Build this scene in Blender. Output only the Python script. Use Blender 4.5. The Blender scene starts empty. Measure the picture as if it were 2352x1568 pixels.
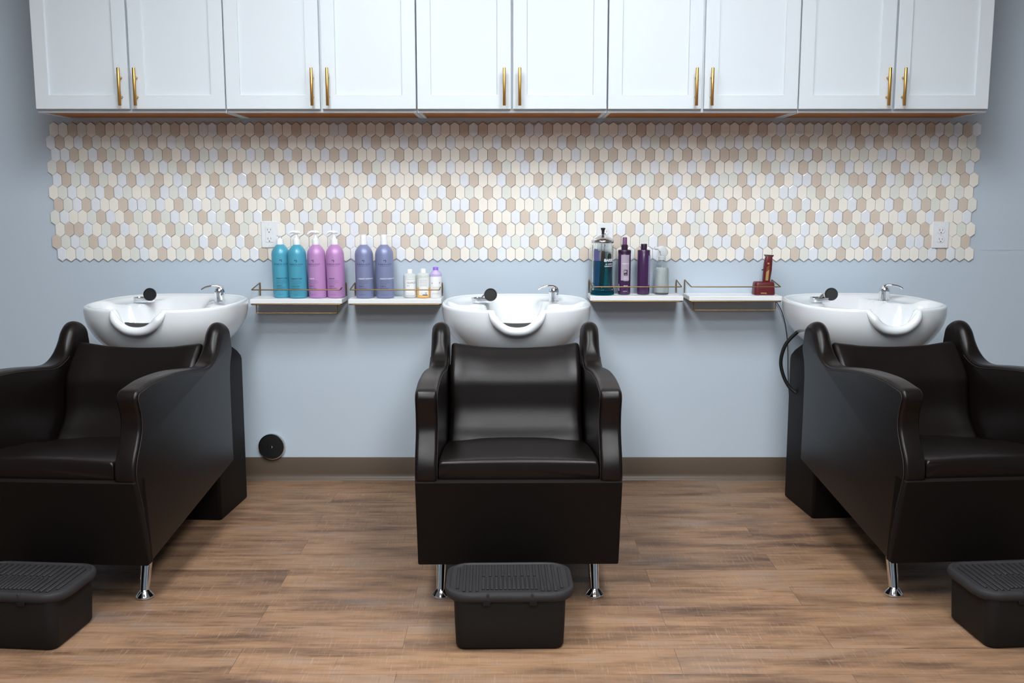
import bpy, bmesh, math, random
from mathutils import Vector, Matrix, Euler
R = math.radians
random.seed(7)
C = bpy.context.scene.collection

# ------------------------------------------------------------------ camera
cam_d = bpy.data.cameras.new('camera')
cam = bpy.data.objects.new('camera', cam_d); C.objects.link(cam)
cam_d.lens = 35.0; cam_d.sensor_width = 36.0; cam_d.clip_start = 0.05; cam_d.clip_end = 60
cam.location = (0, -4.4, 1.255)
cam.rotation_euler = (R(90 - 8.05), 0, 0)
bpy.context.scene.camera = cam

# ------------------------------------------------------------------ world, exposure
w = bpy.data.worlds.new('world'); bpy.context.scene.world = w; w.use_nodes = True
w.node_tree.nodes['Background'].inputs[0].default_value = (0.55, 0.65, 0.8, 1)
w.node_tree.nodes['Background'].inputs[1].default_value = 0.02
vs = bpy.context.scene.view_settings
vs.view_transform = 'Standard'; vs.look = 'None'; vs.gamma = 1.0; vs.use_curve_mapping = False
vs.exposure = 1.25
LIGHT_POWER = 9.9              # emission strength of the ceiling panels
LIGHT_COLOR = (0.93, 0.97, 1.0)
CEILING_Z = 2.9
LIGHT_SPOTS = [(-0.72, -1.95), (0.72, -1.95), (-0.72, -3.6), (0.72, -3.6), (-0.72, -5.6), (0.72, -5.6)]

# ------------------------------------------------------------------ materials
def lin(c):
    c = c / 255.0
    return c / 12.92 if c <= 0.04045 else ((c + 0.055) / 1.055) ** 2.4
def rgb(r, g, b): return (lin(r), lin(g), lin(b), 1.0)

def mat(name, col, rough=0.5, metal=0.0, bump=0.0, bscale=200.0, vary=0.0, vscale=6.0, spec=0.5,
        coat=0.0, trans=0.0, ior=1.45, emit=None, estr=0.0):
    m = bpy.data.materials.new(name); m.use_nodes = True
    nt = m.node_tree; b = nt.nodes['Principled BSDF']
    b.inputs['Base Color'].default_value = col
    b.inputs['Roughness'].default_value = rough
    b.inputs['Metallic'].default_value = metal
    b.inputs['Specular IOR Level'].default_value = spec
    b.inputs['Coat Weight'].default_value = coat
    b.inputs['Coat Roughness'].default_value = 0.08
    b.inputs['Transmission Weight'].default_value = trans
    b.inputs['IOR'].default_value = ior
    if emit:
        b.inputs['Emission Color'].default_value = emit; b.inputs['Emission Strength'].default_value = estr
    tc = nt.nodes.new('ShaderNodeTexCoord')
    if vary > 0:
        n = nt.nodes.new('ShaderNodeTexNoise'); n.inputs['Scale'].default_value = vscale
        n.inputs['Detail'].default_value = 5
        nt.links.new(tc.outputs['Object'], n.inputs['Vector'])
        mx = nt.nodes.new('ShaderNodeMix'); mx.data_type = 'RGBA'
        mx.inputs['A'].default_value = tuple(c * (1 - vary) for c in col[:3]) + (1,)
        mx.inputs['B'].default_value = tuple(min(1, c * (1 + vary)) for c in col[:3]) + (1,)
        nt.links.new(n.outputs['Fac'], mx.inputs['Factor'])
        nt.links.new(mx.outputs['Result'], b.inputs['Base Color'])
    if bump > 0:
        n2 = nt.nodes.new('ShaderNodeTexNoise'); n2.inputs['Scale'].default_value = bscale
        n2.inputs['Detail'].default_value = 3
        nt.links.new(tc.outputs['Object'], n2.inputs['Vector'])
        bp = nt.nodes.new('ShaderNodeBump'); bp.inputs['Strength'].default_value = bump
        bp.inputs['Distance'].default_value = 0.001
        nt.links.new(n2.outputs['Fac'], bp.inputs['Height'])
        nt.links.new(bp.outputs['Normal'], b.inputs['Normal'])
    return m

M = {}
M['wall'] = mat('wall_paint', rgb(187, 200, 212), 0.62, bump=0.25, bscale=350, vary=0.012, vscale=2)
M['ceiling'] = mat('ceiling_paint', rgb(205, 207, 210), 0.8, vary=0.01)
M['white_cab'] = mat('cabinet_white', rgb(208, 216, 222), 0.38, bump=0.06, bscale=60, vary=0.006)
M['cab_wood'] = mat('underside_wood', rgb(168, 100, 34), 0.5, vary=0.12, vscale=5)
M['gold'] = mat('brushed_gold', rgb(206, 160, 92), 0.34, 1.0, vary=0.06, vscale=40)
M['wire'] = mat('antique_gold_wire', rgb(142, 117, 80), 0.48, 1.0, vary=0.08, vscale=30)
M['leather'] = mat('dark_brown_vinyl', rgb(17, 12, 11), 0.31, bump=0.22, bscale=800, vary=0.10, vscale=9, spec=0.3)
M['leather_dull'] = mat('dark_brown_vinyl_panel', rgb(16, 12, 11), 0.58, bump=0.25, bscale=800, vary=0.10, vscale=9, spec=0.2)
M['thread'] = mat('seam_thread', rgb(36, 30, 28), 0.7, vary=0.1)
M['black'] = mat('black_plastic', rgb(18, 18, 19), 0.5, vary=0.1, vscale=20)
M['stool'] = mat('stool_plastic', rgb(17, 16, 16), 0.62, bump=0.3, bscale=500, vary=0.15, vscale=14, spec=0.35)
M['stool_top'] = mat('stool_tread_rubber', rgb(40, 39, 41), 0.6, bump=0.5, bscale=400, vary=0.2, vscale=18, spec=0.4)
M['rubber'] = mat('grey_rubber', rgb(66, 66, 66), 0.55, vary=0.1)
M['chrome'] = mat('chrome', rgb(225, 228, 232), 0.08, 1.0, vary=0.01)
M['chrome_soft'] = mat('chrome_worn', rgb(205, 208, 212), 0.16, 1.0, vary=0.03)
M['porcelain'] = mat('white_porcelain', rgb(222, 226, 229), 0.12, vary=0.004, spec=0.55, coat=0.5)
M['outlet'] = mat('outlet_plastic', rgb(226, 229, 232), 0.35, vary=0.005)
M['slot'] = mat('outlet_slot', rgb(30, 28, 28), 0.6, vary=0.05)
M['shelf'] = mat('shelf_white', rgb(232, 234, 236), 0.4, vary=0.01)
M['base'] = mat('brown_cove_base', rgb(86, 73, 61), 0.42, vary=0.05, vscale=4)
M['grout'] = mat('grout', rgb(104, 95, 82), 0.85, vary=0.08, vscale=12)
M['t_tan'] = mat('tile_tan_matte', rgb(207, 194, 180), 0.5, vary=0.035, vscale=8)
M['t_cream'] = mat('tile_cream_matte', rgb(236, 232, 223), 0.3, vary=0.02, vscale=8)
M['t_grey'] = mat('tile_pale_grey', rgb(223, 225, 218), 0.35, vary=0.02, vscale=8)
M['t_white'] = mat('tile_white_gloss', rgb(230, 234, 240), 0.06, vary=0.03, vscale=45, coat=0.6, bump=0.12, bscale=60)
M['cap_white'] = mat('cap_white', rgb(236, 238, 240), 0.35, vary=0.005)
M['teal'] = mat('teal_pearl', rgb(76, 160, 186), 0.42, 0.12, vary=0.02, coat=0.3)
M['pink'] = mat('orchid_pearl', rgb(188, 140, 194), 0.42, 0.12, vary=0.02, coat=0.3)
M['slate'] = mat('slate_blue_pearl', rgb(132, 140, 176), 0.42, 0.2, vary=0.02, coat=0.3)
M['ink'] = mat('dark_print', rgb(34, 44, 72), 0.6, vary=0.02)
M['ink_white'] = mat('white_print', rgb(232, 234, 240), 0.6, vary=0.01)
M['ink_grey'] = mat('grey_print', rgb(120, 122, 124), 0.6, vary=0.01)
M['milky'] = mat('milky_plastic', rgb(225, 232, 230), 0.35, vary=0.02, trans=0.25)
M['label'] = mat('paper_label', rgb(236, 237, 238), 0.55, vary=0.005)
M['amber'] = mat('amber_oil', rgb(236, 190, 120), 0.25, vary=0.03)
M['violet'] = mat('violet_cap', rgb(150, 110, 215), 0.3, vary=0.02)
M['lilac'] = mat('lilac_shoulder', rgb(196, 180, 226), 0.35, vary=0.02)
M['plum'] = mat('plum_gloss', rgb(62, 34, 74), 0.25, vary=0.04, coat=0.3)
M['plum_dark'] = mat('plum_dark_cap', rgb(48, 22, 50), 0.35, vary=0.04)
M['plum_soft'] = mat('plum_sprayer', rgb(112, 74, 114), 0.35, vary=0.03)
M['silver_label'] = mat('silver_label', rgb(186, 172, 190), 0.35, 0.3, vary=0.03)
M['grey_label'] = mat('fine_print_label', rgb(126, 124, 168), 0.5, vary=0.12, vscale=260)
M['maroon'] = mat('maroon_plastic', rgb(92, 22, 30), 0.38, vary=0.05, vscale=20)
M['brass_plate'] = mat('brass_plate', rgb(222, 184, 120), 0.3, 0.6, vary=0.08, vscale=120)
M['glass'] = mat('clear_glass', (0.93, 0.97, 0.97, 1), 0.03, trans=1.0, ior=1.3)
M['glass_grey'] = mat('grey_clear_plastic', (0.93, 0.96, 0.96, 1), 0.05, trans=1.0, ior=1.12)
M['clear_white'] = mat('frosted_sprayer', rgb(226, 230, 232), 0.3, trans=0.35)
M['blue_liquid'] = mat('blue_disinfectant', (0.02, 0.36, 0.50, 1), 0.05, trans=0.92, ior=1.12)
M['water'] = mat('cloudy_water', rgb(192, 198, 198), 0.15, vary=0.03, trans=0.15, ior=1.2)
M['comb_violet'] = mat('violet_comb', rgb(112, 104, 176), 0.4, vary=0.02)
M['comb_brown'] = mat('brown_comb', rgb(62, 40, 42), 0.4, vary=0.05)
M['comb_green'] = mat('green_comb', rgb(92, 150, 146), 0.4, vary=0.03)
M['panel_light'] = mat('light_diffuser', rgb(250, 250, 250), 0.5, emit=LIGHT_COLOR + (1,), estr=LIGHT_POWER, vary=0.001)

# floor: wood look vinyl planks running left to right
def floor_mat():
    m = bpy.data.materials.new('wood_vinyl_planks'); m.use_nodes = True
    nt = m.node_tree; L = nt.links; b = nt.nodes['Principled BSDF']
    N = lambda t: nt.nodes.new(t)
    tc = N('ShaderNodeTexCoord')
    def mapped(sx, sy, rz=0.0, off=(0, 0, 0)):
        mp = N('ShaderNodeMapping'); mp.inputs['Scale'].default_value = (sx, sy, 1)
        mp.inputs['Rotation'].default_value = (0, 0, rz); mp.inputs['Location'].default_value = off
        L.new(tc.outputs['Object'], mp.inputs['Vector']); return mp
    def noise(mp, scale=1.0, detail=6, rough=0.6, vec=None):
        n = N('ShaderNodeTexNoise'); n.inputs['Scale'].default_value = scale
        n.inputs['Detail'].default_value = detail; n.inputs['Roughness'].default_value = rough
        L.new(vec if vec else mp.outputs['Vector'], n.inputs['Vector']); return n
    def ramp(src, stops):
        r = N('ShaderNodeValToRGB'); e = r.color_ramp.elements
        while len(e) < len(stops): e.new(0.5)
        for i, (p, c) in enumerate(stops): e[i].position = p; e[i].color = c
        L.new(src, r.inputs['Fac']); return r
    def mix(fac, A, B, mode='MIX'):
        x = N('ShaderNodeMix'); x.data_type = 'RGBA'; x.blend_type = mode
        if isinstance(fac, float): x.inputs['Factor'].default_value = fac
        else: L.new(fac, x.inputs['Factor'])
        for s, v in (('A', A), ('B', B)):
            if isinstance(v, tuple): x.inputs[s].default_value = v
            else: L.new(v, x.inputs[s])
        return x.outputs['Result']
    br = N('ShaderNodeTexBrick'); br.inputs['Scale'].default_value = 1.0
    br.offset = 0.37; br.inputs['Brick Width'].default_value = 1.22; br.inputs['Row Height'].default_value = 0.152
    br.inputs['Mortar Size'].default_value = 0.0007; br.inputs['Mortar Smooth'].default_value = 0.3
    br.inputs['Color1'].default_value = (0, 0, 0, 1); br.inputs['Color2'].default_value = (1, 1, 1, 1)
    br.inputs['Mortar'].default_value = (0.5, 0.5, 0.5, 1)
    mpb = mapped(1, 1, off=(0.31, 0.06, 0)); L.new(mpb.outputs['Vector'], br.inputs['Vector'])
    # shift the grain per plank
    add = N('ShaderNodeVectorMath'); add.operation = 'MULTIPLY_ADD'
    L.new(br.outputs['Color'], add.inputs[0]); add.inputs[1].default_value = (7.3, 3.1, 5.0)
    mg = mapped(1, 1); L.new(mg.outputs['Vector'], add.inputs[2])
    st = N('ShaderNodeMapping'); st.inputs['Scale'].default_value = (2.2, 34, 1); L.new(add.outputs[0], st.inputs['Vector'])
    st2 = N('ShaderNodeMapping'); st2.inputs['Scale'].default_value = (1.5, 7, 1); L.new(add.outputs[0], st2.inputs['Vector'])
    grain = noise(None, 1.6, 8, 0.65, st.outputs['Vector'])
    blotch = noise(None, 1.8, 5, 0.62, st2.outputs['Vector'])
    warm = ramp(blotch.outputs['Fac'], [(0.28, rgb(80, 61, 50)), (0.42, rgb(116, 90, 70)), (0.56, rgb(143, 112, 86)), (0.75, rgb(134, 116, 103))])
    gr = ramp(grain.outputs['Fac'], [(0.3, (0.70, 0.68, 0.66, 1)), (0.52, (1, 1, 1, 1)), (0.72, (1.1, 1.08, 1.05, 1))])
    c = mix(1.0, warm.outputs['Color'], gr.outputs['Color'], 'MULTIPLY')
    plank = ramp(br.outputs['Color'], [(0.0, (0.88, 0.88, 0.90, 1)), (1.0, (1.07, 1.05, 1.02, 1))])
    c = mix(1.0, c, plank.outputs['Color'], 'MULTIPLY')
    # grey washed patches
    pat = noise(mapped(1.1, 3.0), 1.4, 5, 0.6)
    pr = ramp(pat.outputs['Fac'], [(0.55, (0, 0, 0, 1)), (0.75, (0.7, 0.7, 0.7, 1))])
    c = mix(pr.outputs['Color'], c, rgb(132, 119, 111))
    # dark knots and short streaks along the grain
    kn = noise(mapped(3.0, 26), 1.7, 3, 0.5)
    kr = ramp(kn.outputs['Fac'], [(0.67, (0, 0, 0, 1)), (0.76, (0.75, 0.75, 0.75, 1))])
    c = mix(kr.outputs['Color'], c, rgb(58, 41, 33))
    # saw marks across the grain, pale and dark scratches
    for (sx, sy, rz, lo, hi, col) in ((210, 12, 0.05, 0.60, 0.80, rgb(182, 156, 134)), (230, 9, 0.28, 0.61, 0.82, rgb(182, 156, 134)),
                                      (130, 10, -0.12, 0.63, 0.82, rgb(80, 58, 46)), (100, 7, 0.1, 0.64, 0.80, rgb(80, 58, 46))):
        s = noise(mapped(sx, sy, rz), 1.0, 2, 0.5)
        gate = noise(mapped(1.7, 5, 0, (sx, rz * 10, 0)), 1.6, 3, 0.5)
        gm = N('ShaderNodeMath'); gm.operation = 'MULTIPLY'
        sr = ramp(s.outputs['Fac'], [(lo, (0, 0, 0, 1)), (hi, (0.45, 0.45, 0.45, 1))])
        gg = ramp(gate.outputs['Fac'], [(0.38, (0, 0, 0, 1)), (0.56, (1, 1, 1, 1))])
        L.new(sr.outputs['Color'], gm.inputs[0]); L.new(gg.outputs['Color'], gm.inputs[1])
        c = mix(gm.outputs[0], c, col)
    c = mix(br.outputs['Fac'], c, rgb(86, 66, 52))
    L.new(c, b.inputs['Base Color'])
    b.inputs['Roughness'].default_value = 0.5; b.inputs['Specular IOR Level'].default_value = 0.35
    bp = N('ShaderNodeBump'); bp.inputs['Strength'].default_value = 0.25; bp.inputs['Distance'].default_value = 0.002
    L.new(grain.outputs['Fac'], bp.inputs['Height']); L.new(bp.outputs['Normal'], b.inputs['Normal'])
    return m
M['floor'] = floor_mat()

# ------------------------------------------------------------------ mesh helpers
def finish(name, bm, materials, parent=None, smooth=True, angle=38, recalc=True):
    if recalc: bmesh.ops.recalc_face_normals(bm, faces=bm.faces)
    me = bpy.data.meshes.new(name); bm.to_mesh(me); bm.free()
    if not isinstance(materials, (list, tuple)): materials = [materials]
    for m in materials: me.materials.append(m)
    if smooth:
        for p in me.polygons: p.use_smooth = True
        me.set_sharp_from_angle(angle=R(angle))
    o = bpy.data.objects.new(name, me); C.objects.link(o)
    if parent: o.parent = parent
    return o

def split_finish(name, bm, m, parent, **kw):
    """one object per loose piece of bm"""
    bm.verts.ensure_lookup_table(); seen = set(); out = []
    for v in bm.verts:
        if v in seen: continue
        st = [v]; comp = []; seen.add(v)
        while st:
            q = st.pop(); comp.append(q)
            for e in q.link_edges:
                o = e.other_vert(q)
                if o not in seen: seen.add(o); st.append(o)
        nb = bmesh.new(); mp = {q: nb.verts.new(q.co) for q in comp}
        for f in {f for q in comp for f in q.link_faces}: nb.faces.new([mp[q] for q in f.verts]).material_index = f.material_index
        out.append(finish(name, nb, m, parent, **kw))
    bm.free(); return out

def finish_clusters(name, bm, m, parent, gap=.006, **kw):
    """one object per printed block: pieces nearer than gap stay together"""
    tmp = []; seen = set()
    for v in list(bm.verts):
        if v in seen: continue
        st = [v]; comp = []; seen.add(v)
        while st:
            q = st.pop(); comp.append(q)
            for e in q.link_edges:
                o = e.other_vert(q)
                if o not in seen: seen.add(o); st.append(o)
        lo = [min(q.co[k] for q in comp) for k in range(3)]; hi = [max(q.co[k] for q in comp) for k in range(3)]
        tmp.append([lo, hi, comp])
    merged = True
    while merged:
        merged = False
        for i in range(len(tmp)):
            for j in range(len(tmp) - 1, i, -1):
                a, b = tmp[i], tmp[j]
                if all(a[0][k] - gap <= b[1][k] and b[0][k] - gap <= a[1][k] for k in range(3)):
                    a[0] = [min(a[0][k], b[0][k]) for k in range(3)]; a[1] = [max(a[1][k], b[1][k]) for k in range(3)]
                    a[2] += b[2]; tmp.pop(j); merged = True
    out = []
    for lo, hi, comp in tmp:
        nb = bmesh.new(); mp = {q: nb.verts.new(q.co) for q in comp}
        for f in {f for q in comp for f in q.link_faces}: nb.faces.new([mp[q] for q in f.verts]).material_index = f.material_index
        out.append(finish(name, nb, m, parent, **kw))
    bm.free(); return out

def thing(name, label, cat, loc=(0, 0, 0), rz=0.0, group=None):
    o = bpy.data.objects.new(name, None); C.objects.link(o); o.empty_display_size = 0.05
    o.location = loc; o.rotation_euler = (0, 0, rz); tag(o, label, cat, group); return o
def tag(o, label, cat, group=None):
    o['label'] = label; o['category'] = cat
    if group: o['group'] = group
    return o
def struct(o):
    o['kind'] = 'structure'; return o
def copy_tree(o, parent=None):
    c = o.copy(); C.objects.link(c); c.parent = parent
    for ch in list(o.children): copy_tree(ch, c)
    return c

def box(bm, x0, x1, y0, y1, z0, z1, bev=0.0, seg=2, mi=0):
    r = bmesh.ops.create_cube(bm, size=1.0)
    for v in r['verts']:
        v.co = Vector(((x0 + x1) / 2 + v.co.x * (x1 - x0), (y0 + y1) / 2 + v.co.y * (y1 - y0), (z0 + z1) / 2 + v.co.z * (z1 - z0)))
    fs = set(f for v in r['verts'] for f in v.link_faces)
    for f in fs: f.material_index = mi
    if bev > 0:
        es = list(set(e for v in r['verts'] for e in v.link_edges))
        rr = bmesh.ops.bevel(bm, geom=es, offset=bev, segments=seg, profile=0.5, affect='EDGES')
        for f in rr['faces']: f.material_index = mi
    return bm

def loft(bm, rings, cap=True, closed=True, mi=0, loop=False):
    vr = [[bm.verts.new(p) for p in r] for r in rings]
    n = len(vr[0]); fs = []
    pairs = list(zip(vr[:-1], vr[1:])) + ([(vr[-1], vr[0])] if loop else [])
    for a, b in pairs:
        for i in range(n if closed else n - 1):
            j = (i + 1) % n
            fs.append(bm.faces.new((a[i], a[j], b[j], b[i])))
    if cap and closed and not loop:
        fs.append(bm.faces.new(list(reversed(vr[0])))); fs.append(bm.faces.new(vr[-1]))
    for f in fs: f.material_index = mi
    return vr

def lathe(bm, prof, seg=32, c=(0, 0, 0), mi=0, axis='z', ribs=0, ribamp=0.0, cap=True):
    rings = []
    for r, h in prof:
        r = max(r, 1e-5); ring = []
        for i in range(seg):
            a = 2 * math.pi * i / seg
            rr = r * (1 + (ribamp * math.cos(ribs * a) if ribs else 0))
            p = (rr * math.cos(a), rr * math.sin(a), h)
            if axis == 'y': p = (p[0], h, p[1])
            if axis == 'x': p = (h, p[0], p[1])
            ring.append(Vector(p) + Vector(c))
        rings.append(ring)
    return loft(bm, rings, cap=cap, mi=mi)

def catmull(pts, n=6, closed=False):
    P = [Vector(p) for p in pts]; out = []; m = len(P)
    rng = range(m) if closed else range(m - 1)
    for i in rng:
        if closed: p0, p1, p2, p3 = P[i - 1], P[i], P[(i + 1) % m], P[(i + 2) % m]
        else: p0, p1, p2, p3 = P[max(i - 1, 0)], P[i], P[i + 1], P[min(i + 2, m - 1)]
        for k in range(n):
            t = k / n
            out.append(0.5 * ((2 * p1) + (p2 - p0) * t + (2 * p0 - 5 * p1 + 4 * p2 - p3) * t * t + (3 * p1 - p0 - 3 * p2 + p3) * t ** 3))
    if not closed: out.append(P[-1])
    return out

def tube(bm, pts, r, seg=10, mi=0, cap=True, loop=False):
    P = [Vector(p) for p in pts]; rings = []; up = None; n = len(P)
    for i, p in enumerate(P):
        if loop: d = (P[(i + 1) % n] - P[i - 1]).normalized()
        else: d = (P[min(i + 1, n - 1)] - P[max(i - 1, 0)]).normalized()
        if up is None:
            up = Vector((0, 0, 1)) if abs(d.z) < 0.9 else Vector((1, 0, 0))
        s = d.cross(up).normalized(); up = s.cross(d).normalized()
        rr = r[i] if isinstance(r, (list, tuple)) else r
        rings.append([p + rr * (math.cos(2 * math.pi * k / seg) * s + math.sin(2 * math.pi * k / seg) * up) for k in range(seg)])
    return loft(bm, rings, cap=cap, mi=mi, loop=loop)

def rounded(pts, rad, n=5):
    """polyline with its inner corners rounded"""
    P = [Vector(p) for p in pts]; out = [P[0]]
    for i in range(1, len(P) - 1):
        a, b, c = P[i - 1], P[i], P[i + 1]
        r = min(rad, (a - b).length * 0.45, (c - b).length * 0.45)
        s = b + (a - b).normalized() * r; e = b + (c - b).normalized() * r
        for k in range(n + 1):
            t = k / n; out.append((1 - t) ** 2 * s + 2 * t * (1 - t) * b + t * t * e)
    out.append(P[-1]); return out

def rrect(hw, hh, r, n=5, m=1):
    """rounded rectangle as list of (x, y), counter-clockwise"""
    r = min(r, hw * 0.999, hh * 0.999); out = []
    cs = [(hw - r, hh - r, 0), (-hw + r, hh - r, 90), (-hw + r, -hh + r, 180), (hw - r, -hh + r, 270)]
    for q, (cx, cy, a0) in enumerate(cs):
        arc = [(cx + r * math.cos(R(a0 + 90 * k / n)), cy + r * math.sin(R(a0 + 90 * k / n))) for k in range(n + 1)]
        out += arc
        nx, ny, na = cs[(q + 1) % 4]
        s = (nx + r * math.cos(R(na)), ny + r * math.sin(R(na)))
        for k in range(1, m): out.append((arc[-1][0] + (s[0] - arc[-1][0]) * k / m, arc[-1][1] + (s[1] - arc[-1][1]) * k / m))
    return out

def smooth01(x, a, b):
    t = max(0.0, min(1.0, (x - a) / (b - a))); return t * t * (3 - 2 * t)

def outline_slab(bm, outline, u0, t, rfun, steps=5, mi=0, place=None):
    """slab of half thickness t around u=u0 whose (v,w) outline has edges rounded by rfun(v,w)"""
    P = [Vector((p[0], p[1])) for p in outline]; n = len(P)
    area = sum(P[i].x * P[(i + 1) % n].y - P[(i + 1) % n].x * P[i].y for i in range(n))
    sg = 1 if area > 0 else -1
    N = []
    for i in range(n):
        d = (P[(i + 1) % n] - P[i]).normalized() + (P[i] - P[i - 1]).normalized()
        d.normalize(); N.append(Vector((-d.y, d.x)) * sg)
    rings = []
    for side in (-1, 1):
        seq = range(steps + 1) if side < 0 else range(steps, -1, -1)
        for k in seq:
            a = math.pi / 2 * k / steps; ring = []
            for i in range(n):
                r = rfun(P[i].x, P[i].y); inset = r * (1 - math.sin(a)); lat = t - r + r * math.cos(a)
                q = P[i] + N[i] * inset
                ring.append(Vector((u0 + side * lat, q.x, q.y)))
            rings.append(ring)
    loft(bm, rings, cap=True, mi=mi)

def text_mesh(body, size, align='CENTER', bold=0.0, spacing=1.0):
    cu = bpy.data.curves.new('txt', 'FONT'); cu.body = body; cu.size = size
    cu.align_x = align; cu.align_y = 'CENTER'; cu.offset = bold; cu.space_character = spacing
    cu.resolution_u = 3
    o = bpy.data.objects.new('txt', cu); C.objects.link(o)
    bpy.context.view_layer.update()
    me = bpy.data.meshes.new_from_object(o.evaluated_get(bpy.context.evaluated_depsgraph_get()))
    bpy.data.objects.remove(o); bpy.data.curves.remove(cu)
    vs_ = [v.co.copy() for v in me.vertices]; fs = [tuple(p.vertices) for p in me.polygons]
    bpy.data.meshes.remove(me); return vs_, fs

def put_text(bm, body, size, fn, mi=0, **kw):
    vs_, fs = text_mesh(body, size, **kw)
    V = [bm.verts.new(fn(v.x, v.y)) for v in vs_]
    for f in fs:
        try:
            nf = bm.faces.new([V[i] for i in f]); nf.material_index = mi
        except ValueError: pass
def put_rect(bm, cx, cy, wd, ht, fn, mi=0, n=6):
    """small printed bar or label mapped by fn"""
    a = [bm.verts.new(fn(cx - wd / 2 + wd * k / n, cy - ht / 2)) for k in range(n + 1)]
    b = [bm.verts.new(fn(cx - wd / 2 + wd * k / n, cy + ht / 2)) for k in range(n + 1)]
    for k in range(n):
        f = bm.faces.new((a[k], a[k + 1], b[k + 1], b[k])); f.material_index = mi
def cyl_fn(r, turn=0.0):
    """print around a cylinder facing -y; turn in radians"""
    return lambda x, y: Vector((r * math.sin(x / r + turn), -r * math.cos(x / r + turn), y))

# ------------------------------------------------------------------ the room
X0, X1, Y0 = -4.6, 4.6, -9.5
def slab(name, x0, x1, y0, y1, z0, z1, m):
    bm = bmesh.new(); box(bm, x0, x1, y0, y1, z0, z1); return struct(finish(name, bm, m, smooth=False))
slab('floor', X0 - .1, X1 + .1, Y0 - .1, 0.12, -0.1, 0.0, M['floor'])
slab('ceiling', X0 - .1, X1 + .1, Y0 - .1, 0.12, CEILING_Z, CEILING_Z + 0.1, M['ceiling'])
slab('wall_back', X0 - .1, X1 + .1, 0.0, 0.1, 0.0, CEILING_Z, M['wall'])
slab('wall_left', X0 - .1, X0, Y0, 0.0, 0.0, CEILING_Z, M['wall'])
slab('wall_right', X1, X1 + .1, Y0, 0.0, 0.0, CEILING_Z, M['wall'])
slab('wall_front', X0 - .1, X1 + .1, Y0 - .1, Y0, 0.0, CEILING_Z, M['wall'])
bm = bmesh.new()
prof = [(-0.0, 0.103), (-0.0035, 0.103), (-0.0045, 0.101), (-0.005, 0.03), (-0.007, 0.016), (-0.012, 0.008), (-0.020, 0.003), (-0.021, 0.0), (0, 0)]
loft(bm, [[(x, y, z) for y, z in prof] for x in (X0, X1)])
struct(finish('baseboard_back', bm, M['base'], angle=60))
for nm, xs, sg in (('baseboard_left', X0, 1), ('baseboard_right', X1, -1)):
    bm = bmesh.new(); loft(bm, [[(xs - sg * y, yy, z) for y, z in prof] for yy in (Y0, -0.021)])
    struct(finish(nm, bm, M['base'], angle=60))

# ceiling lights
def ceiling_light():
    t = thing('ceiling_light', 'flat white ceiling light panel', 'ceiling light', (0, 0, 0))
    bm = bmesh.new()
    for a in ((-.31, .31, -.61, -.59), (-.31, .31, .59, .61), (-.31, -.29, -.59, .59), (.29, .31, -.59, .59)):
        box(bm, *a, -0.02, 0.0)
    finish('light_frame', bm, M['ceiling'], t, smooth=False)
    bm = bmesh.new(); box(bm, -.29, .29, -.59, .59, -0.014, -0.006)
    finish('diffuser', bm, M['panel_light'], t, smooth=False)
    return t
lp = ceiling_light()
where = ['nearest the cabinets, left side', 'nearest the cabinets, right side', 'in the second row, left side', 'in the second row, right side', 'in the last row, left side', 'in the last row, right side']
for i, (x, y) in enumerate(LIGHT_SPOTS):
    o = lp if i == 0 else copy_tree(lp)
    o.location = (x, y, CEILING_Z); tag(o, 'flat white ceiling light panel ' + where[i], 'ceiling light', 'ceiling light panels')

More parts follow.
